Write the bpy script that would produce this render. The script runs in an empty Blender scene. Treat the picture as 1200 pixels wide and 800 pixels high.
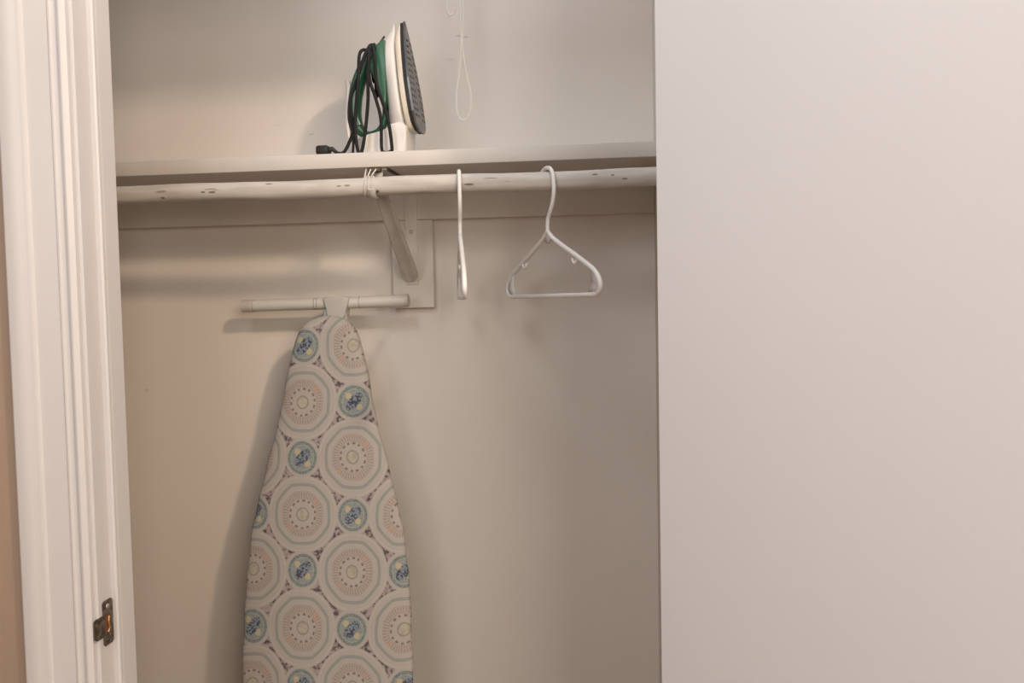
import bpy, bmesh, math
from mathutils import Vector, Matrix
S = bpy.context.scene
C = S.collection
PI = math.pi
R = math.radians

# ------------------------------------------------------------------ camera
def make_camera():
    y, p, r = R(6.5), R(2.9), R(1.1)
    f = Vector((-math.sin(y)*math.cos(p), math.cos(y)*math.cos(p), -math.sin(p)))
    rt = Vector((math.cos(y), math.sin(y), 0))
    up = rt.cross(f)
    rt2 = math.cos(r)*rt - math.sin(r)*up
    up2 = math.sin(r)*rt + math.cos(r)*up
    cd = bpy.data.cameras.new('camera')
    cd.sensor_width = 36; cd.lens = 36*1000/1200
    cd.clip_start = 0.02
    cam = bpy.data.objects.new('camera', cd); C.objects.link(cam)
    m = Matrix((rt2, up2, -f)).transposed().to_4x4()
    m.translation = Vector((0, -1.75, 1.38))
    cam.matrix_world = m
    S.camera = cam
make_camera()

# ------------------------------------------------------------------ world, lights, exposure
w = bpy.data.worlds.new('world'); S.world = w; w.use_nodes = True
w.node_tree.nodes['Background'].inputs[0].default_value = (0.60, 0.62, 0.68, 1)
w.node_tree.nodes['Background'].inputs[1].default_value = 0.3

def area(name, loc, target, sx, sy, power, col):
    l = bpy.data.lights.new(name, 'AREA'); l.shape = 'RECTANGLE'; l.size = sx; l.size_y = sy
    l.energy = power; l.color = col
    o = bpy.data.objects.new(name, l); C.objects.link(o)
    o.location = loc
    o.rotation_euler = (Vector(target)-Vector(loc)).to_track_quat('-Z', 'Y').to_euler()
    return o
# two unseen fill lights added behind the photographer to balance the brightness
area('fill_light_right', (1.0, -3.0, 1.95), (0, 0, 1.6), 1.0, 1.0, 29, (1.0, 0.92, 0.80))
area('fill_light_left', (-1.3, -4.9, 2.0), (0, 0, 1.7), 1.3, 1.0, 24, (0.98, 0.98, 1.0))
# small warm ceiling lamp of the room, right of the photographer: the sharp shadows of shelf, rod and board
area('ceiling_lamp_light', (1.0, -1.93, 2.51), (-0.3, -0.2, 1.2), 0.13, 0.13, 22, (1.0, 0.76, 0.56))
# second ceiling lamp of the room, left
area('side_lamp_light', (-0.5, -1.7, 2.5), (0.2, -1.0, 1.2), 0.5, 0.5, 9.0, (0.88, 0.93, 1.0))
# lamp without fixture, added above the pull cord to brighten the upper wall
area('closet_fill_light', (-0.272, -0.38, 2.5), (-0.272, -0.37, 1.2), 0.12, 0.12, 2.4, (0.85, 0.90, 1.0))

S.view_settings.view_transform = 'Standard'
S.view_settings.look = 'None'
S.view_settings.gamma = 1
S.view_settings.use_curve_mapping = False
S.view_settings.exposure = 0.10

# ------------------------------------------------------------------ node helpers
class N:
    """a scalar socket with arithmetic"""
    def __init__(s, nt, sock): s.nt = nt; s.s = sock
    def op(s, o, b=None, c=None):
        n = s.nt.nodes.new('ShaderNodeMath'); n.operation = o
        for i, v in enumerate((s, b, c)):
            if v is None: continue
            if isinstance(v, N): s.nt.links.new(v.s, n.inputs[i])
            else: n.inputs[i].default_value = v
        return N(s.nt, n.outputs[0])
    def __add__(s, b): return s.op('ADD', b)
    def __sub__(s, b): return s.op('SUBTRACT', b)
    def __mul__(s, b): return s.op('MULTIPLY', b)
    def __truediv__(s, b): return s.op('DIVIDE', b)
    def abs(s): return s.op('ABSOLUTE')
    def sin(s): return s.op('SINE')
    def max(s, b): return s.op('MAXIMUM', b)
    def min(s, b): return s.op('MINIMUM', b)
    def gt(s, b): return s.op('GREATER_THAN', b)
    def lt(s, b): return s.op('LESS_THAN', b)
    def rnd(s): return s.op('ROUND')
    def step(s, a, b):      # smooth 0..1 between a and b
        n = s.nt.nodes.new('ShaderNodeMapRange'); n.interpolation_type = 'SMOOTHSTEP'
        s.nt.links.new(s.s, n.inputs[0]); n.inputs[1].default_value = a; n.inputs[2].default_value = b
        return N(s.nt, n.outputs[0])

def band(r, a, b, e=0.01):
    return r.step(a-e, a+e) * (r.step(b-e, b+e)*-1 + 1)

def coords(nt, kind='Object'):
    tc = nt.nodes.new('ShaderNodeTexCoord'); sp = nt.nodes.new('ShaderNodeSeparateXYZ')
    nt.links.new(tc.outputs[kind], sp.inputs[0])
    return tc.outputs[kind], [N(nt, sp.outputs[i]) for i in range(3)]

def mixc(nt, fac, a, b):
    n = nt.nodes.new('ShaderNodeMix'); n.data_type = 'RGBA'
    if isinstance(fac, N): nt.links.new(fac.s, n.inputs[0])
    else: n.inputs[0].default_value = fac
    for v, i in ((a, 6), (b, 7)):
        if isinstance(v, tuple): n.inputs[i].default_value = (*v, 1)
        else: nt.links.new(v, n.inputs[i])
    return n.outputs[2]

def noise(nt, vec, scale, detail=2, stretch=None):
    n = nt.nodes.new('ShaderNodeTexNoise'); n.inputs['Scale'].default_value = scale
    n.inputs['Detail'].default_value = detail
    if stretch:
        mp = nt.nodes.new('ShaderNodeMapping'); mp.inputs['Scale'].default_value = stretch
        nt.links.new(vec, mp.inputs[0]); vec = mp.outputs[0]
    nt.links.new(vec, n.inputs['Vector'])
    return N(nt, n.outputs[0])

def base(name, rough=0.5, metal=0.0):
    m = bpy.data.materials.new(name); m.use_nodes = True
    b = m.node_tree.nodes['Principled BSDF']
    b.inputs['Roughness'].default_value = rough; b.inputs['Metallic'].default_value = metal
    return m, m.node_tree, b

def bump(nt, b, h, strength, dist=0.001):
    n = nt.nodes.new('ShaderNodeBump'); n.inputs['Strength'].default_value = strength
    n.inputs['Distance'].default_value = dist
    nt.links.new(h.s, n.inputs['Height']); nt.links.new(n.outputs[0], b.inputs['Normal'])

def paint(name, col, rough=0.5, var=0.04, scale=6, bs=0.25, bscale=220, spots=()):
    """painted surface: faint mottling, roller texture, optional small scuffs at (x, z, rx, rz, strength)"""
    m, nt, b = base(name, rough)
    v, (x, y, z) = coords(nt)
    n = noise(nt, v, scale, 3)
    dark = tuple(c*(1-var*2) for c in col); light = tuple(min(1, c*(1+var)) for c in col)
    c = mixc(nt, n.step(0.3, 0.7), dark, light)
    for sx, sz, rx, rz, st in spots:
        d = ((x-sx)/rx).op('POWER', 2) + ((z-sz)/rz).op('POWER', 2)
        c = mixc(nt, (d.step(0.2, 1.0)*-1+1)*st, c, (0.16, 0.13, 0.11))
    nt.links.new(c, b.inputs['Base Color'])
    bump(nt, b, noise(nt, v, bscale, 2), bs, 0.0006)
    return m

def plain(name, col, rough=0.5, metal=0.0, var=0.08, scale=40, bs=0.0):
    m, nt, b = base(name, rough, metal)
    v, _ = coords(nt)
    n = noise(nt, v, scale, 3)
    nt.links.new(mixc(nt, n, tuple(c*(1-var) for c in col), tuple(min(1, c*(1+var)) for c in col)), b.inputs['Base Color'])
    if bs: bump(nt, b, n, bs, 0.001)
    return m

WALL = (0.76, 0.70, 0.63)
M = {}
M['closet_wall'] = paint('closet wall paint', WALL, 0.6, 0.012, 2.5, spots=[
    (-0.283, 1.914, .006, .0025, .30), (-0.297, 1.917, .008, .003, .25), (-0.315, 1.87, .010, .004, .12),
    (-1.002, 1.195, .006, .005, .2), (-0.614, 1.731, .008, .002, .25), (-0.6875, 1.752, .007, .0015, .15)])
M['closet_side'] = paint('closet side wall paint', (0.70, 0.64, 0.575), 0.6, 0.02, 3)
M['room_wall'] = paint('room wall paint', (0.40, 0.295, 0.22), 0.6, 0.02, 3)
M['ceiling'] = paint('ceiling paint', (0.78, 0.76, 0.74), 0.8, 0.02, 3)
M['door'] = paint('door paint', (0.845, 0.84, 0.855), 0.45, 0.008, 1.5, bs=0.12)
M['trim'] = paint('trim paint', (0.665, 0.645, 0.64), 0.45, 0.012, 5, bs=0.1, bscale=120)
M['shelf'] = paint("shelf paint", (0.62, 0.575, 0.525), 0.5, 0.02, 9, bs=0.2, bscale=90)
M['cleat'] = paint('cleat paint', (0.74, 0.69, 0.62), 0.5, 0.02, 9, bs=0.2, bscale=90)
M['bracket'] = paint('bracket paint', (0.56, 0.525, 0.475), 0.5, 0.04, 30, bs=0.3, bscale=150)

def mat_rod():
    m, nt, b = base('chipped white rod paint', 0.6)
    v, (x, y, z) = coords(nt)
    n = noise(nt, v, 9, 3, (1.2, 9, 9))
    c = mixc(nt, n.step(0.35, 0.65), (0.50, 0.455, 0.405), (0.60, 0.555, 0.505))
    g = noise(nt, v, 60, 4, (.22, 1.4, 1.4))
    zone = noise(nt, v, 5, 1)
    c = mixc(nt, g.step(0.655, 0.70)*zone.step(.44, .6)*0.75, c, (0.18, 0.12, 0.08))
    for sx, sz, rx, rz in ((-0.6930, 1.5771, .008, .0022), (-0.7097, 1.5776, .005, .0018), (-0.2340, 1.5751, .011, .0022), (-0.4473, 1.5805, .007, .0015),
                           (-0.4620, 1.5800, .005, .0015), (-0.7864, 1.5702, .005, .002), (-0.5898, 1.5884, .008, .0015), (-0.0197, 1.5845, .006, .0018), (0.0295, 1.5756, .006, .0018), (0.0098, 1.5825, .004, .0018), (-0.1966, 1.5845, .016, .0009)):
        d = ((x-sx)/rx).op('POWER', 2) + ((z-sz)/rz).op('POWER', 2)
        c = mixc(nt, (d.step(0.3, 1.0)*-1+1)*0.85, c, (0.13, 0.09, 0.06))
    nt.links.new(c, b.inputs['Base Color'])
    bump(nt, b, noise(nt, v, 40, 4, (.25, 1, 1)), 0.5, 0.0015)
    return m
M['rod'] = mat_rod()

def mat_cover():
    """printed cotton cover: checkerboard of large octagonal medallions and small teal discs"""
    m, nt, b = base('medallion print cotton', 0.85)
    v, (x, y, z) = coords(nt)
    wob = noise(nt, v, 9, 1)
    wob2 = noise(nt, v, 7, 1, (1.3, 1, .8))
    a = (x + 0.0445 + (wob-0.5)*0.010)/0.1005
    q0 = (z - 0.968 + (wob2-0.5)*0.010)/0.1088
    def cell(a, c):
        p = (a+c)*0.5; q = (a-c)*0.5
        dp = p-p.rnd(); dq = q-q.rnd()
        return dp+dq, dp-dq
    dx, dz = cell(a, q0)
    ex, ez = cell(a+1.0, q0)
    r = (dx*dx+dz*dz).op('SQRT'); th = dz.op('ARCTAN2', dx)
    oc = dx.abs().max(dz.abs()).max((dx.abs()+dz.abs())*0.7071)
    ro = (oc + r)*0.5
    s = (ex*ex+ez*ez).op('SQRT'); ts = ez.op('ARCTAN2', ex)
    fine = noise(nt, v, 420, 2); mid = noise(nt, v, 130, 2); big = noise(nt, v, 30, 1)
    cream = (0.415, 0.38, 0.35); pinkish = (0.42, 0.34, 0.31)
    # filler between the discs: charcoal and mauve speckle
    c = mixc(nt, mid.step(.38, .58), (0.07, 0.06, 0.06), (0.36, 0.29, 0.29))
    # large medallion
    c = mixc(nt, r.step(.685, .705)*-1+1, c, cream)
    c = mixc(nt, band(r, .645, .665, .008)*0.5, c, (0.47, 0.47, 0.42))
    c = mixc(nt, band(r, .60, .64, .01)*0.25, c, pinkish)
    c = mixc(nt, band(ro, .50, .555, .006)*(fine.step(.35, .6)*0.3+0.62), c, (0.24, 0.275, 0.25))
    c = mixc(nt, band(ro, .50, .508, .004)*0.5, c, (0.2, 0.19, 0.17))
    c = mixc(nt, band(ro, .388, .412, .006)*0.5, c, (0.33, 0.26, 0.21))
    c = mixc(nt, band(ro, .455, .463, .004)*0.4, c, (0.36, 0.33, 0.29))
    c = mixc(nt, band(ro, .14, .39, .02)*mid.step(.35, .62)*0.22, c, (0.42, 0.31, 0.24))
    tick = (th*44).sin().step(-.2, .4)
    c = mixc(nt, band(ro, .27, .385, .008)*(tick*0.72+0.14), c, (0.29, 0.225, 0.175))
    c = mixc(nt, band(ro, .325, .335, .004)*0.6, c, cream)
    flower = band(r, .30, .38, .02)*((th+0.85).sin()*(th+0.85).sin()).step(.985, .999)
    c = mixc(nt, flower*0.5, c, (0.62, 0.27, 0.17))
    c = mixc(nt, band(r, .275, .315, .01)*0.25, c, pinkish)
    dash = (th*14).sin().step(-.35, .15)*((th*3.5).sin().abs()).step(.1, .2)
    c = mixc(nt, band(r, .225, .262, .007)*dash*0.85, c, (0.13, 0.105, 0.09))
    c = mixc(nt, r.step(.118, .132)*-1+1, c, (0.26, 0.245, 0.21))
    c = mixc(nt, (r.step(.092, .106)*-1+1)*(mid.step(.35, .6)*.5+.5), c, (0.44, 0.40, 0.31))
    # small disc
    c = mixc(nt, s.step(.345, .365)*-1+1, c, cream)
    c = mixc(nt, band(s, .305, .318, .006)*0.35, c, (0.30, 0.33, 0.30))
    teal = mixc(nt, fine.step(.4, .6), (0.14, 0.175, 0.175), (0.23, 0.27, 0.255))
    c = mixc(nt, s.step(.282, .296)*-1+1, c, teal)
    c = mixc(nt, band(s, .215, .228, .006)*0.7, c, (0.45, 0.47, 0.42))
    # yellow leaves on one diagonal, dark flowers on the other
    d1 = (ex+ez)*0.7071; d2 = (ex-ez)*0.7071
    inner = s.step(.20, .22)*-1+1
    leaf = (d2.abs()-0.145).abs()/0.062; leaf = leaf*leaf + (d1/0.062)*(d1/0.062)
    c = mixc(nt, inner*0.35, c, (0.35, 0.37, 0.36))
    c = mixc(nt, (leaf.step(.7, 1.1)*-1+1)*(s.step(.22, .24)*-1+1)*0.85, c, (0.50, 0.42, 0.25))
    fl = (d1/0.205)*(d1/0.205) + (d2/0.105)*(d2/0.105)
    spk = noise(nt, v, 260, 1).step(.40, .56)
    fdark = mixc(nt, spk, (0.03, 0.038, 0.07), (0.20, 0.24, 0.29))
    c = mixc(nt, fl.step(.8, 1.05)*-1+1, c, fdark)
    # slight yarn variation
    c = mixc(nt, fine.step(.3, .7)*0.12, c, (0.40, 0.37, 0.34))
    nt.links.new(c, b.inputs['Base Color'])
    h = noise(nt, v, 900, 1)*0.3 + noise(nt, v, 14, 2)*3.0
    bump(nt, b, h, 0.5, 0.0012)
    return m
M['cover'] = mat_cover()
M['tube'] = plain('pale enamel tube', (0.60, 0.575, 0.52), 0.38, 0, .05, 12)
M['cap'] = plain('grey plastic cap', (0.50, 0.475, 0.435), 0.5, 0, .04, 20)
M['endcap'] = plain('worn end cap plastic', (0.55, 0.50, 0.44), 0.5, 0, .06, 20)
M['seam'] = plain('tube seam', (0.30, 0.27, 0.23), 0.6)
M['board_metal'] = plain('board pan enamel', (0.55, 0.54, 0.52), 0.45)
M['hanger'] = plain('white hanger plastic', (0.82, 0.80, 0.77), 0.32, 0, .02)
M['hanger_clear'] = plain('thin white hanger plastic', (0.66, 0.63, 0.62), 0.35, 0, .02)
M['iron_white'] = plain('white iron plastic', (0.74, 0.70, 0.66), 0.35, 0, .02)
M['iron_cream'] = plain('yellowed iron plastic', (0.66, 0.59, 0.48), 0.4, 0, .03)
M['iron_green'] = plain('green iron plastic', (0.028, 0.115, 0.062), 0.35, 0, .1)
M['iron_green_light'] = plain('smoky green plastic', (0.10, 0.20, 0.145), 0.3, 0, .1)
M['black'] = plain('black rubber', (0.005, 0.0045, 0.004), 0.8, 0, .2)
M['black_plastic'] = plain('black plastic', (0.012, 0.011, 0.010), 0.6, 0, .2)
M['sole'] = plain('grey coated soleplate', (0.16, 0.16, 0.165), 0.35, 0.6, .1, 60)
M['hole'] = plain('steam hole dark', (0.012, 0.012, 0.012), 0.7)
M['string'] = plain('white cotton string', (0.80, 0.76, 0.70), 0.8, 0, .04, 300, .3)
M['wire'] = plain('painted wire', (0.66, 0.61, 0.55), 0.45, 0, .12, 200)
M['metal_and_gap'] = plain('dark metal and gap shade', (0.10, 0.075, 0.05), 0.6, .3, .5, 120, .3)  # dark bracket metal; also colours the shadow strip beside the arm

def mat_strike():
    m, nt, b = base('tarnished brown metal', 0.42, 0.75)
    v, _ = coords(nt)
    n = noise(nt, v, 130, 3)
    nt.links.new(mixc(nt, n.step(.35, .65), (0.10, 0.078, 0.06), (0.24, 0.20, 0.165)), b.inputs['Base Color'])
    bump(nt, b, n, .5, .0006)
    return m
M['strike'] = mat_strike()
M['latch_hole'] = plain('rusty wood in latch hole', (0.22, 0.075, 0.025), 0.8, 0, .5, 150, .4)
M['bent_tab'] = plain('worn brass tab', (0.42, 0.24, 0.11), 0.45, .5, .3, 200)
M['screw'] = plain('painted over screw', (0.52, 0.48, 0.43), 0.4, .4, .2, 200)
def mat_floor():
    m, nt, b = base('oak floor boards', 0.4)
    v, (x, y, z) = coords(nt)
    row = (x/0.09).op('FLOOR')
    g = noise(nt, v, 4, 4, (9, 1, 1))
    t = (row*12.9898).sin().abs()
    c = mixc(nt, (g*0.6+t*0.4).step(.2, .8), (0.20, 0.11, 0.055), (0.34, 0.21, 0.12))
    e = ((x/0.09).op('FRACT')-0.5).abs().step(.485, .495)
    nt.links.new(mixc(nt, e, c, (0.05, 0.03, 0.02)), b.inputs['Base Color'])
    return m
M['floor'] = mat_floor()

# ------------------------------------------------------------------ mesh helpers
def obj(name, bm, mat, parent=None, smooth=False, angle=40):
    bmesh.ops.recalc_face_normals(bm, faces=bm.faces)
    me = bpy.data.meshes.new(name); bm.to_mesh(me); bm.free()
    for m in (mat if isinstance(mat, (list, tuple)) else [mat]): me.materials.append(m)
    if smooth:
        for p in me.polygons: p.use_smooth = True
        me.set_sharp_from_angle(angle=R(angle))
    o = bpy.data.objects.new(name, me); C.objects.link(o)
    if parent:
        o.parent = parent
        o.matrix_parent_inverse = Matrix.Translation(parent.location).inverted() if parent.rotation_euler == parent.rotation_euler.__class__((0, 0, 0)) else parent.matrix_basis.inverted()
    return o
def tag(o, label, cat, group=None):
    o['label'] = label; o['category'] = cat
    if group: o['group'] = group
    return o
def thing(name, label, cat, loc, group=None):
    o = bpy.data.objects.new(name, None); C.objects.link(o); o.location = loc; o.empty_display_size = .05
    return tag(o, label, cat, group)
def struct(o): o['kind'] = 'structure'; return o

def add_box(bm, x0, x1, y0, y1, z0, z1, bev=0.0, seg=2):
    r = bmesh.ops.create_cube(bm, size=1)
    for v in r['verts']:
        v.co = Vector(((x0+x1)/2+v.co.x*(x1-x0), (y0+y1)/2+v.co.y*(y1-y0), (z0+z1)/2+v.co.z*(z1-z0)))
    if bev:
        es = list({e for v in r['verts'] for e in v.link_edges})
        bmesh.ops.bevel(bm, geom=es, offset=bev, segments=seg, profile=.5, affect='EDGES')
def box(*a, **k):
    bm = bmesh.new(); add_box(bm, *a, **k); return bm

def catmull(pts, n):
    pts = [Vector(p) for p in pts]; out = []
    P = [pts[0]*2-pts[1]] + pts + [pts[-1]*2-pts[-2]]
    for i in range(1, len(P)-2):
        for k in range(n):
            t = k/n; a, b, c, d = P[i-1:i+3]
            out.append(0.5*((2*b)+(c-a)*t+(2*a-5*b+4*c-d)*t*t+(3*b-a-3*c+d)*t**3))
    out.append(pts[-1]); return out

def add_tube(bm, pts, rad, seg=10, closed=False, squash=None):
    """sweep a circle along pts; rad number or list; squash=(axis vector, factor) flattens the section"""
    pts = [Vector(p) for p in pts]; n = len(pts)
    rr = rad if isinstance(rad, (list, tuple)) else [rad]*n
    T = []
    for i in range(n):
        a = pts[(i-1) % n] if closed or i > 0 else pts[i]
        b = pts[(i+1) % n] if closed or i < n-1 else pts[i]
        T.append((b-a).normalized())
    ref = Vector((0, 1, 0)) if abs(T[0].y) < .9 else Vector((1, 0, 0))
    u = (ref - T[0]*ref.dot(T[0])).normalized(); rings = []
    for i in range(n):
        u = (u - T[i]*u.dot(T[i])).normalized(); w = T[i].cross(u)
        ring = []
        for k in range(seg):
            a = 2*PI*k/seg
            d = u*math.cos(a)*rr[i]+w*math.sin(a)*rr[i]
            if squash: d -= squash[0]*d.dot(squash[0])*(1-squash[1])
            ring.append(bm.verts.new(pts[i]+d))
        rings.append(ring)
    m = n if closed else n-1
    for i in range(m):
        A, B = rings[i], rings[(i+1) % n]
        for k in range(seg): bm.faces.new((A[k], A[(k+1) % seg], B[(k+1) % seg], B[k]))
    if not closed:
        bm.faces.new(rings[0][::-1]); bm.faces.new(rings[-1])
def tube(pts, rad, seg=10, **k):
    bm = bmesh.new(); add_tube(bm, pts, rad, seg, **k); return bm

def add_prism(bm, poly, fn, d0, d1):
    """extrude a 2D polygon; fn(a, b, d) -> xyz"""
    A = [bm.verts.new(fn(a, b, d0)) for a, b in poly]; B = [bm.verts.new(fn(a, b, d1)) for a, b in poly]
    n = len(poly)
    bm.faces.new(A); bm.faces.new(B[::-1])
    for i in range(n): bm.faces.new((A[i], B[i], B[(i+1) % n], A[(i+1) % n]))
def loft(rings, cap=True):
    bm = bmesh.new(); V = [[bm.verts.new(p) for p in r] for r in rings]; n = len(V[0])
    for A, B in zip(V, V[1:]):
        for k in range(n): bm.faces.new((A[k], A[(k+1) % n], B[(k+1) % n], B[k]))
    if cap: bm.faces.new(V[0][::-1]); bm.faces.new(V[-1])
    return bm

# ------------------------------------------------------------------ the setting
JX, JR = -0.7005, 0.098          # faces of the left and right jambs
YF = -0.672                     # room face of the front wall
YB = -0.592                     # closet face of the front wall
struct(obj('floor', box(-2.0, 2.4, -5.0, 0.1, -0.1, 0), M['floor']))
struct(obj('wall_back', box(-1.4, 0.3, 0, 0.1, 0, 2.6), M['closet_wall']))
struct(obj('wall_left', box(-1.4, -1.3, YB, 0, 0, 2.6), M['closet_side']))
struct(obj('wall_right', box(0.094, 0.2, YB, 0, 0, 2.6), M['closet_side']))
struct(obj('ceiling', box(-2.0, 2.4, -5.0, 0.1, 2.6, 2.7), M['ceiling']))
bm = bmesh.new()
add_box(bm, -2.0, JX-0.018, YF, YB, 0, 2.6)
add_box(bm, JR+0.018, 2.4, YF, YB, 0, 2.6)
add_box(bm, JX-0.018, JR+0.018, YF, YB, 2.078, 2.6)
struct(obj('wall_front', bm, M['room_wall']))
struct(obj('wall_room_left', box(-2.1, -2.0, -5.0, YF, 0, 2.6), M['room_wall']))
struct(obj('wall_room_right', box(2.4, 2.5, -5.0, YF, 0, 2.6), M['room_wall']))
struct(obj('wall_room_back', box(-2.0, 2.4, -5.1, -5.0, 0, 2.6), M['room_wall']))
# jambs (left, right, head) and the stops nailed to them
bm = bmesh.new()
add_box(bm, JX-0.018, JX, YF, YB, 0, 2.078, bev=.0012)
add_box(bm, JR, JR+0.018, YF, YB, 0, 2.078, bev=.0012)
add_box(bm, JX, JR, YF, YB, 2.06, 2.078, bev=.0012)
struct(obj('trim_1', bm, M['trim']))
bm = bmesh.new()
sp = [(0, -.640), (.0062, -.640), (.0080, -.6385), (.0084, -.6365), (.0080, -.634), (.0086, -.630), (.0086, -.600), (.0075, -.598), (0, -.598)]
add_prism(bm, sp, lambda a, b, d: (JX+a, b, d), 0, 2.06)
add_prism(bm, sp, lambda a, b, d: (JR-a, b, d), 0, 2.06)
add_prism(bm, sp, lambda a, b, d: (d, b, 2.06-a), JX, JR)
struct(obj('trim_2', bm, M['trim']))
# moulded casing: (distance outward from the opening edge, thickness)
cas = [(0, 0), (0, .008), (.002, .0105), (.006, .0125), (.009, .0118), (.0105, .0095), (.012, .0082), (.0155, .0078), (.018, .0085), (.0195, .0108),
       (.0215, .0108), (.0235, .0088), (.050, .0110), (.053, .0112), (.0545, .0140), (.0585, .0158), (.0625, .0158), (.066, .0172), (.071, .0185),
       (.078, .0190), (.085, .0180), (.088, .0155), (.089, .012), (.089, 0)]
cas = [(a*1.09, b) for a, b in cas]
bm = bmesh.new()
CI = JX-0.0045
add_prism(bm, cas, lambda a, b, d: (CI-a, YF-b, d if d == 0 else d+a), 0, 2.065)
add_prism(bm, cas, lambda a, b, d: (d-a if d < 0 else d+a, YF-b, 2.065+a), CI, JR+.0045)
add_prism(bm, cas, lambda a, b, d: (JR+.0045+a, YF-b, d if d == 0 else d+a), 0, 2.065)
struct(obj('trim_3', bm, M['trim'], smooth=True, angle=25))

# white flat door slab swung open beyond 90 degrees; its inner face fills the right of the view
PHI = R(40)
def door():
    W, H, T = 0.80, 2.04, 0.035
    dirv = Vector((math.sin(PHI), -math.cos(PHI), 0)); nin = Vector((-math.cos(PHI), -math.sin(PHI), 0))
    org = Vector((0.0585, -0.704, 0.008))
    bm = bmesh.new(); add_box(bm, 0, W, -T, 0, 0, H, bev=.0015)
    o = obj('door_1', bm, M['door'])
    m = Matrix((dirv, nin, Vector((0, 0, 1)))).transposed().to_4x4()
    if m.determinant() < 0: pass
    m.translation = org
    # bake so that handedness does not matter
    o.data.transform(m); o.data.flip_normals() if m.determinant() < 0 else None
    o['kind'] = 'structure'
    return org, dirv, nin
dorg, ddir, dnin = door()

# ------------------------------------------------------------------ shelf, cleats, rod
SZ0, SZ1 = 1.6161, 1.6427
RY, RZ, RR = -0.285, 1.5788, 0.0162      # rod centre and radius
tag(obj('closet_shelf', box(-1.3, 0.0935, -0.265, -0.001, SZ0, SZ1, bev=.0022), M['shelf'], smooth=True),
    'white painted wooden shelf running across the closet above the rod', 'shelf')
tag(obj('shelf_cleat', box(-1.299, 0.0935, -0.0185, -0.0005, 1.545, SZ0, bev=.0015), M['cleat'], smooth=True),
    'long white painted wooden strip on the wall under the back of the shelf', 'cleat')
tag(obj('backing_board', box(-0.4435, -0.3575, -0.0185, -0.0005, 1.364, 1.5445, bev=.0015), M['cleat'], smooth=True),
    'short upright painted board on the wall behind the shelf bracket', 'board')
rod_pts = [(-1.3+i*(1.393/40), RY, RZ+0.0012*math.sin(i*.5)) for i in range(41)]
tag(obj('closet_rod', tube(rod_pts, [RR+0.0003*math.sin(i*1.7) for i in range(41)], 24), M['rod'], smooth=True),
    'round white painted hanging rod with chipped paint, under the shelf', 'rod')

# bracket
br = thing('shelf_bracket', 'white painted metal bracket with diagonal brace holding shelf and rod', 'bracket', (-0.401, -0.02, 1.42))
bx0, bx1 = -0.4145, -0.3885
bm = bmesh.new(); add_box(bm, bx0, bx1, -0.0215, -0.0186, 1.412, SZ0-.0002, bev=.001)
obj('wall_plate', bm, M['cleat'], br, True)
bm = bmesh.new(); add_box(bm, bx0, bx1, -0.252, -0.0187, SZ0-.0036, SZ0-.0003, bev=.001)
add_box(bm, bx0, bx0+.003, -0.252, -0.0187, SZ0-.012, SZ0-.002, bev=.0008)
obj('shelf_arm', bm, M['bracket'], br, True)
# a dark strip further down paints the shadowed gap along the arm
a0, a1 = Vector((-0.4005, -0.027, 1.423)), Vector((-0.404, -0.236, 1.572))
def brace():
    ax = (a1-a0).normalized(); side = Vector((1, 0, 0)); nrm = ax.cross(side).normalized()
    if nrm.y > 0: nrm = -nrm
    rings = []
    L = (a1-a0).length
    for t in [0, .004, .010, .018, .03, .06, .09, .12, .16, .2, L]:
        k = min(1, t/.018); hw = .0160*math.sqrt(max(.05, 1-(1-k)**2)) * (1-0.25*t/L)
        c = a0+ax*t; d = .0065
        rings.append([c+side*sx*hw+nrm*sn*d for sx, sn in ((-1, -.6), (-1, .5), (-.8, 1), (-.35, .75), (0, .6), (.35, .75), (.8, 1), (1, .5), (1, -.6))])
    return loft(rings)
obj('brace', brace(), M['bracket'], br, True, 60)
hk = []
for k in range(15):
    a = R(350-k*150/14)
    hk.append((-0.404, RY+0.0190*math.cos(a), RZ+0.0190*math.sin(a)))
obj('rod_cradle', tube([(-0.404, -0.245, 1.612), (-0.404, -0.255, 1.590)]+hk, .0030, 8, squash=(Vector((1, 0, 0)), 2.2)), M['bracket'], br, True)
bm = bmesh.new(); add_box(bm, -0.4215, -0.3985, -0.262, -0.250, SZ0-.0075, SZ0-.0005, bev=.0015)
obj('bracket_tip', bm, M['metal_and_gap'], br, True)
bm = bmesh.new(); add_box(bm, bx1-.0005, bx1+.0025, -0.252, -0.10, SZ0-.0055, SZ0-.0005)  # thin dark strip: shade of the gap beside the arm, as colour
obj('arm_gap_shade', bm, M['metal_and_gap'], br)['label'] = 'dark strip painting the shadowed gap along the bracket arm'
for k, dx in enumerate((-.0135, -.0075, -.0005)):
    xx = -0.4045+dx
    pts = [(xx+.004, -.281, 1.6095), (xx+.002, -.2815, 1.600)]
    pts = []
    for j in range(28):
        a = R(j*360/28)
        pts.append((xx-.003*math.cos(a+.5), RY+(RR+.0015)*math.cos(a), RZ+(RR+.0015)*math.sin(a)))
    bm = tube(pts, .0013, 6, closed=True)
    add_tube(bm, catmull([(xx-.004, RY+.004, RZ+.0170), (xx-.005, -.272, 1.602), (xx-.0065+.003*k, -.260, 1.6140)], 5), .0013, 6)
    obj('wire_loop', bm, M['wire'], br, True)
bm = bmesh.new(); bmesh.ops.create_icosphere(bm, subdivisions=2, radius=.0026, matrix=Matrix.Translation((-0.3935, RY-.0155, RZ-.010)))
obj('bolt', bm, M['metal_and_gap'], br, True)
for z in (1.455, 1.52):
    bm = bmesh.new(); bmesh.ops.create_uvsphere(bm, u_segments=12, v_segments=6, radius=.0045, matrix=Matrix.Translation((-0.4015, -.0215, z)) @ Matrix.Diagonal((1, .45, 1, 1)))
    obj('screw', bm, M['bracket'], br, True)

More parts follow.
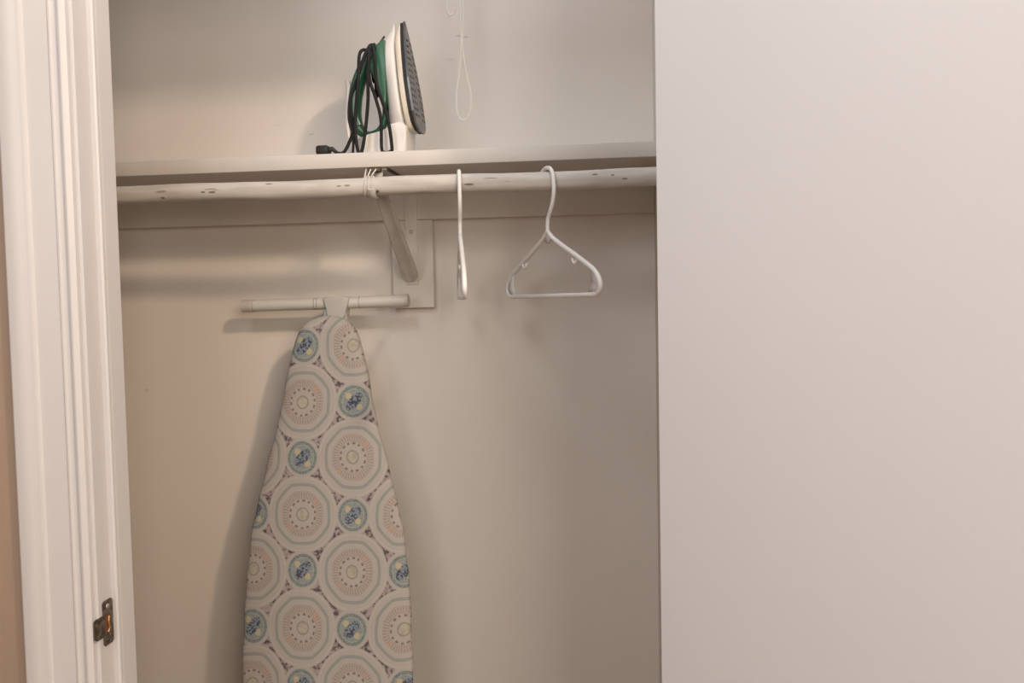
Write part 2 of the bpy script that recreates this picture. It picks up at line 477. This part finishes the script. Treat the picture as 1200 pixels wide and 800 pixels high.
# ------------------------------------------------------------------ hangers
def hanger(loc, ang, label, half=0.190, hs=1.0):
    """local axes: u across (near end +), z up; origin at rod centre"""
    root = thing('clothes_hanger', label, 'hanger', loc, 'white plastic hangers on the rod')
    root.rotation_euler = (0, 0, ang)      # local +x -> direction of the near end
    def put(name, bm, mat):
        bmesh.ops.recalc_face_normals(bm, faces=bm.faces)
        me = bpy.data.meshes.new(name); bm.to_mesh(me); bm.free(); me.materials.append(M[mat])
        for p in me.polygons: p.use_smooth = True
        o = bpy.data.objects.new(name, me); C.objects.link(o); o.parent = root; return o
    hz = .0235                              # hook radius above the rod centre
    r = .0036
    hookp = [(-.0205, .0, -.010), (-.0225, 0, .000), (-.0195, 0, .0115), (-.0105, 0, .0195), (0, 0, .0212), (.0125, 0, .0185), (.0205, 0, .010), (.0235, 0, -.002),
             (.0245, 0, -.020), (.0225, 0, -.038), (.013, 0, -.052), (.003, 0, -.064), (0, 0, -.078), (0, 0, -.088)]
    put('hook', tube(catmull([(x*(hs if z > -.03 else 1), y, z) for x, y, z in hookp], 5), r, 10), 'hanger')
    nz = -.086; bz = -.196
    H = half
    fr = [(0, 0, nz), (.020, 0, nz-.012), (.06, 0, nz-.0285), (.10, 0, nz-.0435), (.14, 0, nz-.059), (H-.022, 0, nz-.071), (H-.006, 0, nz-.083), (H, 0, nz-.094),
          (H-.003, 0, bz+.007), (H-.014, 0, bz+.0005), (H-.035, 0, bz)]
    right = catmull(fr, 5)
    pts = right + [Vector((u, 0, bz)) for u in (.1, .05, 0, -.05, -.1)] + [Vector((-p.x, 0, p.z)) for p in reversed(right)][:-1]
    put('frame', tube(pts, .0041, 10, closed=True), 'hanger')
    # thin web in the two lower corners and below the neck
    for s in (1, -1):
        bm = bmesh.new()
        prof = [(H-.002, nz-.088), (H-.001, bz+.012), (H-.014, bz+.001), (H-.045, bz), (H-.034, bz+.012), (H-.030, nz-.086), (H-.034, nz-.066)]
        add_prism(bm, [(s*a, b) for a, b in prof], lambda a, b, d: (a, d, b), -.0011, .0011)
        put('corner_web', bm, 'hanger_clear')
    bm = bmesh.new()
    add_prism(bm, [(-.014, nz-.008), (0, nz), (.014, nz-.008), (.009, nz-.017), (0, nz-.021), (-.009, nz-.017)], lambda a, b, d: (a, d, b), -.0016, .0016)
    put('neck_web', bm, 'hanger_clear')
    for s in (1, -1):
        put('strap_hook', tube(catmull([(s*.112, 0, nz-.047), (s*.110, 0, nz-.055), (s*.104, 0, nz-.059), (s*.097, 0, nz-.055), (s*.096, 0, nz-.050)], 4), .0026, 8), 'hanger')
    return root
hanger((-0.2535, RY, RZ), math.atan2(-.17, .034), 'white plastic hanger seen nearly edge-on, nearer the shelf bracket')
hanger((-0.1020, RY, RZ), math.atan2(-.165, .089), 'white plastic hanger turned toward the viewer, beside the open door', hs=1.16)

# ------------------------------------------------------------------ ironing board, standing on its tail
ib = thing('ironing_board', 'ironing board in medallion print cover standing upright against the closet wall', 'ironing board', (-0.553, -0.21, 0))
def ysurf(z): return -0.125-0.1016*(1.351-z)
OUT = [(1.3515, .006), (1.3500, .020), (1.346, .034), (1.337, .047), (1.321, .0585), (1.30, .0665), (1.27, .075), (1.235, .0825), (1.183, .0915), (1.125, .105),
       (1.05, .1255), (1.00, .138), (.943, .151), (.90, .158), (.856, .1625), (.78, .1675), (.70, .170), (.45, .170), (.25, .167), (.12, .160), (.06, .150), (.035, .138), (.02, .118), (.014, .09)]
def sect(z, hw, y0, y1, n=36, ex=3.2):
    pts = []
    for k in range(n):
        a = 2*PI*k/n; c, s = math.cos(a), math.sin(a)
        pts.append(Vector((-0.553+hw*math.copysign(abs(c)**(2/ex), c), (y0+y1)/2+(y1-y0)/2*math.copysign(abs(s)**(2/ex), s), z)))
    return pts
def resample(o, n):
    out = []
    for (z0, a0_), (z1, b0) in zip(o, o[1:]):
        for k in range(n): t = k/n; out.append((z0+(z1-z0)*t, a0_+(b0-a0_)*t))
    out.append(o[-1]); return out
rings = []
RS = resample(OUT, 3)
for i, (z, hw) in enumerate(RS):
    th = .030*min(1, math.sqrt(max(0.02, min(1, (1.3525-z)/.02))))*min(1, .35+(z)/.05)
    yc = ysurf(z)+.015
    wr = 1+0.006*math.sin(z*83)+0.004*math.sin(z*47+1)
    rings.append(sect(z, hw*wr, yc-th/2, yc+th/2))
cov = obj('cover', loft(rings), M['cover'], ib, True, 70)
# pattern coordinates: object space with x = 0 on the board's centre line, z = height
cov.parent = ib; cov.data.transform(Matrix.Translation((0.553, 0, 0))); cov.matrix_parent_inverse = Matrix.Identity(4); cov.location = (0, 0.21, 0)
rings = []
for z, hw in OUT[4:]:
    yc = ysurf(z)+.031
    rings.append(sect(z, hw-.012, yc-.005, yc+.005, 28, 5))
obj('pan', loft(rings), M['board_metal'], ib, True, 60)
TZ0, TZ1 = 1.3745, 1.3795
obj('foot_tube', tube([(-0.742, -0.07, TZ0), (-0.62, -.07, 1.3762), (-0.50, -.07, 1.3778), (-0.4015, -0.07, TZ1)], .0122, 20), M['tube'], ib, True)
for xa, xb, za in ((-0.747, -0.725, TZ0), (-0.405, -0.3985, TZ1)):
    obj('end_cap', tube([(xa, -0.07, za), (xa+.001, -.07, za), (xb, -0.07, za+.0003)], [.0105, .0130, .0130], 20), M['endcap'], ib, True)
for x in (-.722, -.592, -.5865, -.4985):
    obj('seam_ring', tube([(x-.0007, -.07, 1.3777+(x+.5)*.014), (x+.0007, -.07, 1.3777+(x+.5)*.014)], .01245, 20), M['seam'], ib, True)
# grey plastic clip gripping the tube and tucked behind the nose
bm = bmesh.new()
clip = [(-.573, 1.386), (-.570, 1.3895), (-.560, 1.3905), (-.535, 1.3905), (-.524, 1.3895), (-.520, 1.386), (-.5205, 1.378), (-.526, 1.366), (-.532, 1.355), (-.534, 1.335), (-.558, 1.335), (-.560, 1.355), (-.566, 1.366), (-.5725, 1.378)]
add_prism(bm, clip, lambda a, b, d: (a+.003, d, b), -.0885, -.0595)
bmesh.ops.bevel(bm, geom=[e for e in bm.edges if abs(e.verts[0].co.y-e.verts[1].co.y) < 1e-6], offset=.004, segments=3, profile=.5, affect='EDGES')
obj('tube_clip', bm, M['cap'], ib, True)
for s in (-1, 1):       # folded legs behind the board
    obj('leg', tube([(-.553+s*.016, -.066, 1.372), (-.553+s*.02, -.068, 1.30), (-.553+s*.03, -.09, .8), (-.553+s*.04, -.165, .35)], .008, 12), M['tube'], ib, True)
for s in (-1, 1):
    obj('rear_leg', tube([(-.553+s*.10, -.185, .12), (-.553+s*.10, -.10, .62), (-.553+s*.09, -.078, .98), (-.553+s*.06, -.072, 1.02), (-.553, -.072, 1.025)], .008, 12), M['tube'], ib, True)

# ------------------------------------------------------------------ clothes iron standing on its heel
IY = -0.205
OZ = 1.6365
def iron():
    root = thing('clothes_iron', 'white and green steam iron standing on its heel on the shelf', 'iron', (-0.41, IY, OZ))
    b0 = Vector((-0.3335, IY, 1.684)); t0 = Vector((-0.360, IY, 1.884))
    es = (t0-b0).normalized(); nn = Vector((es.z, 0, -es.x))          # out of the soleplate (+x)
    L = (t0-b0).length
    def P(s, t, w): return b0+es*s-nn*t+Vector((0, w, 0))             # t away from the sole
    def wid(s):
        tab = [(-.01, .0), (0, .020), (.006, .034), (.015, .043), (.03, .0485), (.06, .0505), (.09, .0475), (.12, .040), (.15, .029), (.175, .0175), (.192, .007), (L, .0015), (L+.1, 0)]
        for (a, x), (b, y) in zip(tab, tab[1:]):
            if a <= s <= b: return x+(y-x)*(s-a)/(b-a)
        return .03
    ss = [0, .003, .007, .015, .03, .05, .07, .09, .11, .13, .15, .165, .178, .19, L]
    outl = [(s, wid(s)) for s in ss] + [(s, -wid(s)) for s in reversed(ss)]
    bm = bmesh.new(); add_prism(bm, outl, lambda a, b, d: P(a, d, b), 0, .0035)
    obj('soleplate', bm, M['sole'], root)
    bm = bmesh.new(); add_prism(bm, [(s*0.985+.001, w*.97) for s, w in outl], lambda a, b, d: P(a, d, b), .0035, .0095)
    obj('heat_shield', bm, M['black_plastic'], root)
    # steam holes as shallow dark studs set into the sole
    k = 0
    for s in [x*.0115+.028 for x in range(13)]:
        for f in (-.78, -.52, -.18, .18, .52, .78):
            if abs(f) < .3 and k % 2: k += 1; continue
            k += 1
            w_ = wid(s)*f
            bm = bmesh.new()
            bmesh.ops.create_cone(bm, cap_ends=True, segments=8, radius1=.0021, radius2=.0021, depth=.0008)
            me_m = Matrix((es, Vector((0, 1, 0)), nn)).transposed().to_4x4(); me_m.translation = P(s+abs(f)*-.004, -.0001, w_)
            bmesh.ops.transform(bm, matrix=me_m, verts=bm.verts)
            obj('steam_hole', bm, M['hole'], root)
    # skirt (cream lower shell) and white tank body
    def shell(name, mat, s_list, ta, tb, wa, wb, ex=2.6, n=24, ang=50):
        rings = []
        for s in s_list:
            A, B = ta(s), tb(s); r = []
            for k in range(n):
                a = 2*PI*k/n; c, q = math.cos(a), math.sin(a)
                cc = math.copysign(abs(c)**(2/ex), c); qq = math.copysign(abs(q)**(2/ex), q)
                t = (A+B)/2+(B-A)/2*cc
                f = (t-A)/max(1e-6, B-A)
                r.append(P(s, t, qq*(wa(s)*(1-f)+wb(s)*f)))
            rings.append(r)
        return obj(name, loft(rings), M[mat], root, True, ang)
    S1 = [.004, .01, .02, .035, .055, .075, .095, .115, .135, .15, .165, .18, .192, L-.001]
    shell('skirt', 'iron_cream', S1, lambda s: .0095, lambda s: .021 if s < .17 else .021-(s-.17)*.35, lambda s: wid(s)*.93+.0006, lambda s: wid(s)*.93+.0006, 8)
    def tb(s):
        tab = [(-.06, .105), (-.03, .100), (-.012, .07), (.01, .055), (.05, .052), (.10, .050), (.125, .054), (.145, .062), (.158, .058), (.172, .044), (.185, .031), (.22, .014)]
        for (a, x), (b, y) in zip(tab, tab[1:]):
            if a <= s <= b: return x+(y-x)*(s-a)/(b-a)
    shell('water_tank', 'iron_white', [-.0, .01, .02, .035, .055, .075, .095, .115, .135, .145, .155, .165, .178, .19, L-.002], lambda s: .0195, tb, lambda s: max(.004, wid(s)*.92), lambda s: max(.003, wid(s)*.62), 3)
    # heel rest reaching down to the shelf
    bm = bmesh.new()
    hp = [(-.3560, OZ), (-.3555, 1.672), (-.3530, 1.688), (-.362, 1.700), (-.385, 1.695), (-.400, 1.676), (-.430, 1.669), (-.452, 1.668), (-.4620, 1.660), (-.4635, OZ+.006), (-.458, OZ)]
    add_prism(bm, hp, lambda a, b, d: (a, IY+d, b), -.038, .038)
    bmesh.ops.bevel(bm, geom=[e for e in bm.edges if abs(e.verts[0].co.y-e.verts[1].co.y) < 1e-6 and max(e.verts[0].co.z, e.verts[1].co.z) > OZ+.001], offset=.006, segments=3, profile=.5, affect='EDGES')
    obj('heel_rest', bm, M['iron_white'], root, True)
    # green top cover between tank and handle front
    bm = bmesh.new()
    gp = [(-.3935, 1.846), (-.3915, 1.80), (-.3905, 1.76), (-.3905, 1.735), (-.395, 1.722), (-.400, 1.740), (-.404, 1.765), (-.414, 1.785), (-.424, 1.800), (-.426, 1.815), (-.418, 1.826)]
    add_prism(bm, gp, lambda a, b, d: (a, IY+d, b), -.036, .036)
    bmesh.ops.bevel(bm, geom=[e for e in bm.edges if abs(e.verts[0].co.y-e.verts[1].co.y) < 1e-6], offset=.004, segments=2, profile=.5, affect='EDGES')
    obj('top_cover', bm, M['iron_green'], root, True)
    # handle: closed loop, thick grip on the left
    hl = [(-.402, 1.826), (-.420, 1.822), (-.438, 1.803), (-.4505, 1.775), (-.457, 1.745), (-.4575, 1.715), (-.4495, 1.692), (-.434, 1.683), (-.416, 1.688), (-.403, 1.705), (-.3985, 1.73), (-.3985, 1.76), (-.399, 1.80)]
    rr = [.012, .0125, .0125, .0125, .0125, .0115, .0095, .0065, .006, .0065, .0075, .0075, .008]
    cp = catmull([(x, IY, z) for x, z in hl], 5)
    rc = []
    for i in range(len(rr)-1):
        for k in range(5): rc.append(rr[i]+(rr[i+1]-rr[i])*k/5)
    rc.append(rr[-1])
    obj('handle', tube(cp, rc, 14, squash=(Vector((0, 1, 0)), 1.35)), M['iron_green'], root, True, 70)
    bm = tube(catmull([(-.4445, IY-.0162, 1.790), (-.4545, IY-.0168, 1.755), (-.4555, IY-.0162, 1.722), (-.449, IY-.0145, 1.698)], 5), .0055, 10, squash=(Vector((0, 1, 0)), .5))
    obj('grip_inlay', bm, M['iron_green_light'], root, True)
    bm = tube(catmull([(-.470, IY, 1.782), (-.4695, IY, 1.755), (-.4725, IY, 1.70), (-.4660, IY, 1.660)], 4), [.006]*3+[.0048]*10, 8, squash=(Vector((0, 1, 0)), 1.5))
    obj('cord_guard', bm, M['iron_white'], root, True)
    # dark trim line and spray nozzle lever towards the tip
    obj('steam_lever', tube([(-.4215, IY-.006, 1.826), (-.4100, IY-.006, 1.842), (-.3975, IY-.006, 1.8575)], .0018, 8), M['black_plastic'], root)
    bm = bmesh.new(); bmesh.ops.create_cone(bm, cap_ends=True, segments=16, radius1=.008, radius2=.0065, depth=.012, matrix=Matrix.Translation((-.4095, IY, 1.838)) @ Matrix.Rotation(R(-45), 4, 'Y'))
    obj('nozzle_button', bm, M['iron_white'], root, True)
    # cord wrapped over the handle, ending in the plug at the shelf edge
    c = -.262
    A = [(-0.480, -0.277, 1.6475), (-0.4733, -0.275, 1.6412), (-0.4660, -0.27, 1.6402), (-0.4590, -0.265, 1.6482), (-0.4469, c, 1.6773), (-0.4478, c, 1.6998), (-0.4483, c, 1.7371), (-0.4382, c, 1.7634),
         (-0.4264, c, 1.7985), (-0.4184, -.250, 1.8255), (-0.4218, -.21, 1.8420), (-0.4230, -.170, 1.8300), (-0.4193, -.160, 1.800), (-.428, -.163, 1.76), (-.4275, -.166, 1.800), (-.4205, -.19, 1.8400), (-.4165, -.235, 1.835),
         (-0.4137, c, 1.8097), (-0.4133, c, 1.7682), (-0.4035, c, 1.7351), (-0.3952, c, 1.699), (-0.3951, c, 1.6484),
         (-0.3895, c, 1.6402), (-0.3800, c, 1.6415), (-0.3765, c, 1.6491), (-0.3829, c, 1.7), (-0.3998, c, 1.7572), (-0.4035, c, 1.8047), (-0.412, -.24, 1.8335), (-0.4250, -.2, 1.8415), (-.432, -.165, 1.825), (-.434, -.158, 1.79), (-.436, -.165, 1.825), (-.434, -.20, 1.8365),
         (-0.4335, -.250, 1.8180), (-0.4321, -.268, 1.7713), (-0.4398, -.268, 1.7012), (-0.4405, -.268, 1.6759), (-0.4365, -.268, 1.6440), (-0.4306, -.266, 1.6420),
         (-0.4235, c, 1.6823), (-0.4173, c, 1.7357), (-0.4156, c, 1.7964), (-.4080, -.245, 1.8260), (-0.4190, -.205, 1.8440), (-.427, -.165, 1.820)]
    obj('power_cord', tube(catmull(A, 6), .0031, 8), M['black'], root, True)
    obj('cord_strand', tube(catmull([(-.4380, -.262, 1.769), (-.4500, -.264, 1.735), (-.4520, -.266, 1.700), (-.4450, -.266, 1.672), (-.4470, -.264, 1.6400)], 6), .0024, 8), M['black'], root, True)
    return root
iron_root = iron()
# plug
bm = bmesh.new(); add_box(bm, -.5080, -.4850, -.288, -.264, OZ+.0004, OZ+.0168, bev=.0045, seg=3)
pl = obj('plug', bm, M['black_plastic'], iron_root, True)
obj('strain_relief', tube([(-.487, -.277, 1.6458), (-.480, -.277, 1.6472), (-.474, -.2755, 1.6422)], [.0058, .0042, .003], 10), M['black_plastic'], iron_root, True)

# set the iron back from the shelf edge and stand it on the shelf top
K = 1.019
shift = Matrix.Translation((0, 0.030, SZ1-(1.38+(OZ-1.38)*K))) @ Matrix.Translation((0, 0, 1.38)) @ Matrix.Diagonal((K, 1, K, 1)) @ Matrix.Translation((0, 0, -1.38))
done = set()
for ch in iron_root.children:
    if ch.data.name not in done: ch.data.transform(shift); done.add(ch.data.name)
iron_root.location = (shift @ iron_root.location.to_4d()).to_3d()
for ch in iron_root.children: ch.matrix_parent_inverse = Matrix.Translation(iron_root.location).inverted()

# ------------------------------------------------------------------ pull cord from the closet ceiling
pc = thing('pull_cord', 'thin white string loop hanging from above in front of the wall', 'cord', (-0.27, -0.12, 2.6))
Y = -.12
loop = [(-0.2740, Y, 2.6), (-.2735, Y, 2.2), (-0.2726, Y, 1.9468), (-0.2722, Y, 1.8831), (-0.2719, Y-.001, 1.8591), (-0.2768, Y, 1.8114), (-0.2832, Y, 1.7715), (-0.2826, Y, 1.7392), (-0.277, Y, 1.7237),
        (-0.2655, Y, 1.7230), (-0.2575, Y, 1.7382), (-0.2552, Y, 1.767), (-0.2615, Y, 1.7994), (-0.2672, Y, 1.8349), (-0.2697, Y+.001, 1.859), (-.2690, Y, 1.8831), (-0.2668, Y, 1.9465), (-.2660, Y, 2.2), (-.265, Y, 2.6)]
obj('long_loop', tube(catmull(loop, 8), .0015, 8), M['string'], pc, True)
l2 = [(-.2720, Y-.003, 2.12), (-.284, Y-.004, 2.02), (-0.2937, Y-.004, 1.9608), (-0.2974, Y-.004, 1.9403), (-0.2962, Y-.004, 1.9243), (-0.2914, Y-.004, 1.9176), (-0.2847, Y-.004, 1.9221), (-0.2794, Y-.004, 1.9377), (-0.2772, Y-.004, 1.9598), (-.2755, Y-.003, 2.03), (-.2715, Y-.002, 2.12)]
obj('short_loop', tube(catmull(l2, 8), .0015, 8), M['string'], pc, True)
bm = bmesh.new(); bmesh.ops.create_icosphere(bm, subdivisions=2, radius=.005, matrix=Matrix.Translation((-.2718, Y-.002, 2.12)))
obj('knot', bm, M['string'], pc, True)

# ------------------------------------------------------------------ strike plate on the left jamb
def strike():
    root = thing('strike_plate', 'tarnished brown metal strike plate on the left door jamb', 'strike plate', (JX, -.652, .938))
    Z0, Z1, Y0, Y1 = .909, .972, -.6640, -.6415
    x0, x1 = JX+.0002, JX+.0018
    hy0, hy1, hz0, hz1 = -.6600, -.6475, .925, .952
    bm = bmesh.new()
    c = .003
    outer = [(Y0, Z0+c), (Y0+c, Z0), (Y1-c, Z0), (Y1, Z0+c), (Y1, Z1-c), (Y1-c, Z1), (Y0+c, Z1), (Y0, Z1-c)]
    inner = [(hy0, hz0+c), (hy0+c, hz0), (hy1-c, hz0), (hy1, hz0+c), (hy1, hz1-c), (hy1-c, hz1), (hy0+c, hz1), (hy0, hz1-c)]
    V = [[bm.verts.new((x, y, z)) for y, z in pl_] for x, pl_ in ((x0, outer), (x1, outer), (x1, inner), (x0, inner))]
    for A, B in zip(V, V[1:]+V[:1]):
        for k in range(8): bm.faces.new((A[k], A[(k+1) % 8], B[(k+1) % 8], B[k]))
    obj('plate', bm, M['strike'], root)
    # lip curling over the jamb edge towards the room
    bm = bmesh.new()
    cur = [(JX+.0010, Y0+.0008), (JX+.0010, -.671), (JX+.0008, -.6750), (JX+.0002, -.6790), (JX-.0012, -.6820)]
    rings = []
    for x, y in cur:
        e = 0 if y > -.680 else .0025
        rings.append([(x+.0007, y, .9230+e), (x+.0007, y, .9530-e), (x-.0007, y+.0006, .9530-e), (x-.0007, y+.0006, .9230+e)])
    bm.free(); bm = loft([[Vector(p) for p in r] for r in rings])
    obj('lip', bm, M['strike'], root, True)
    obj('latch_recess', box(x0-.0001, x0+.0007, hy0-.001, hy1+.001, hz0-.001, hz1+.001), M['latch_hole'], root)['label'] = 'rusty orange latch hole'
    bm = tube(catmull([(JX+.0022, -.6515, .949), (JX+.0030, -.6540, .941), (JX+.0030, -.6525, .933), (JX+.0022, -.6550, .927)], 4), .0014, 6)
    obj('bent_tab', bm, M['bent_tab'], root, True)
    for z in (.9155, .9635):
        bm = bmesh.new(); bmesh.ops.create_uvsphere(bm, u_segments=14, v_segments=6, radius=.0036, matrix=Matrix.Translation((x1, -.654, z)) @ Matrix.Diagonal((.4, 1, 1, 1)))
        o = obj('screw', bm, M['screw'] if z > .95 else M['strike'], root, True)
    return root
strike()
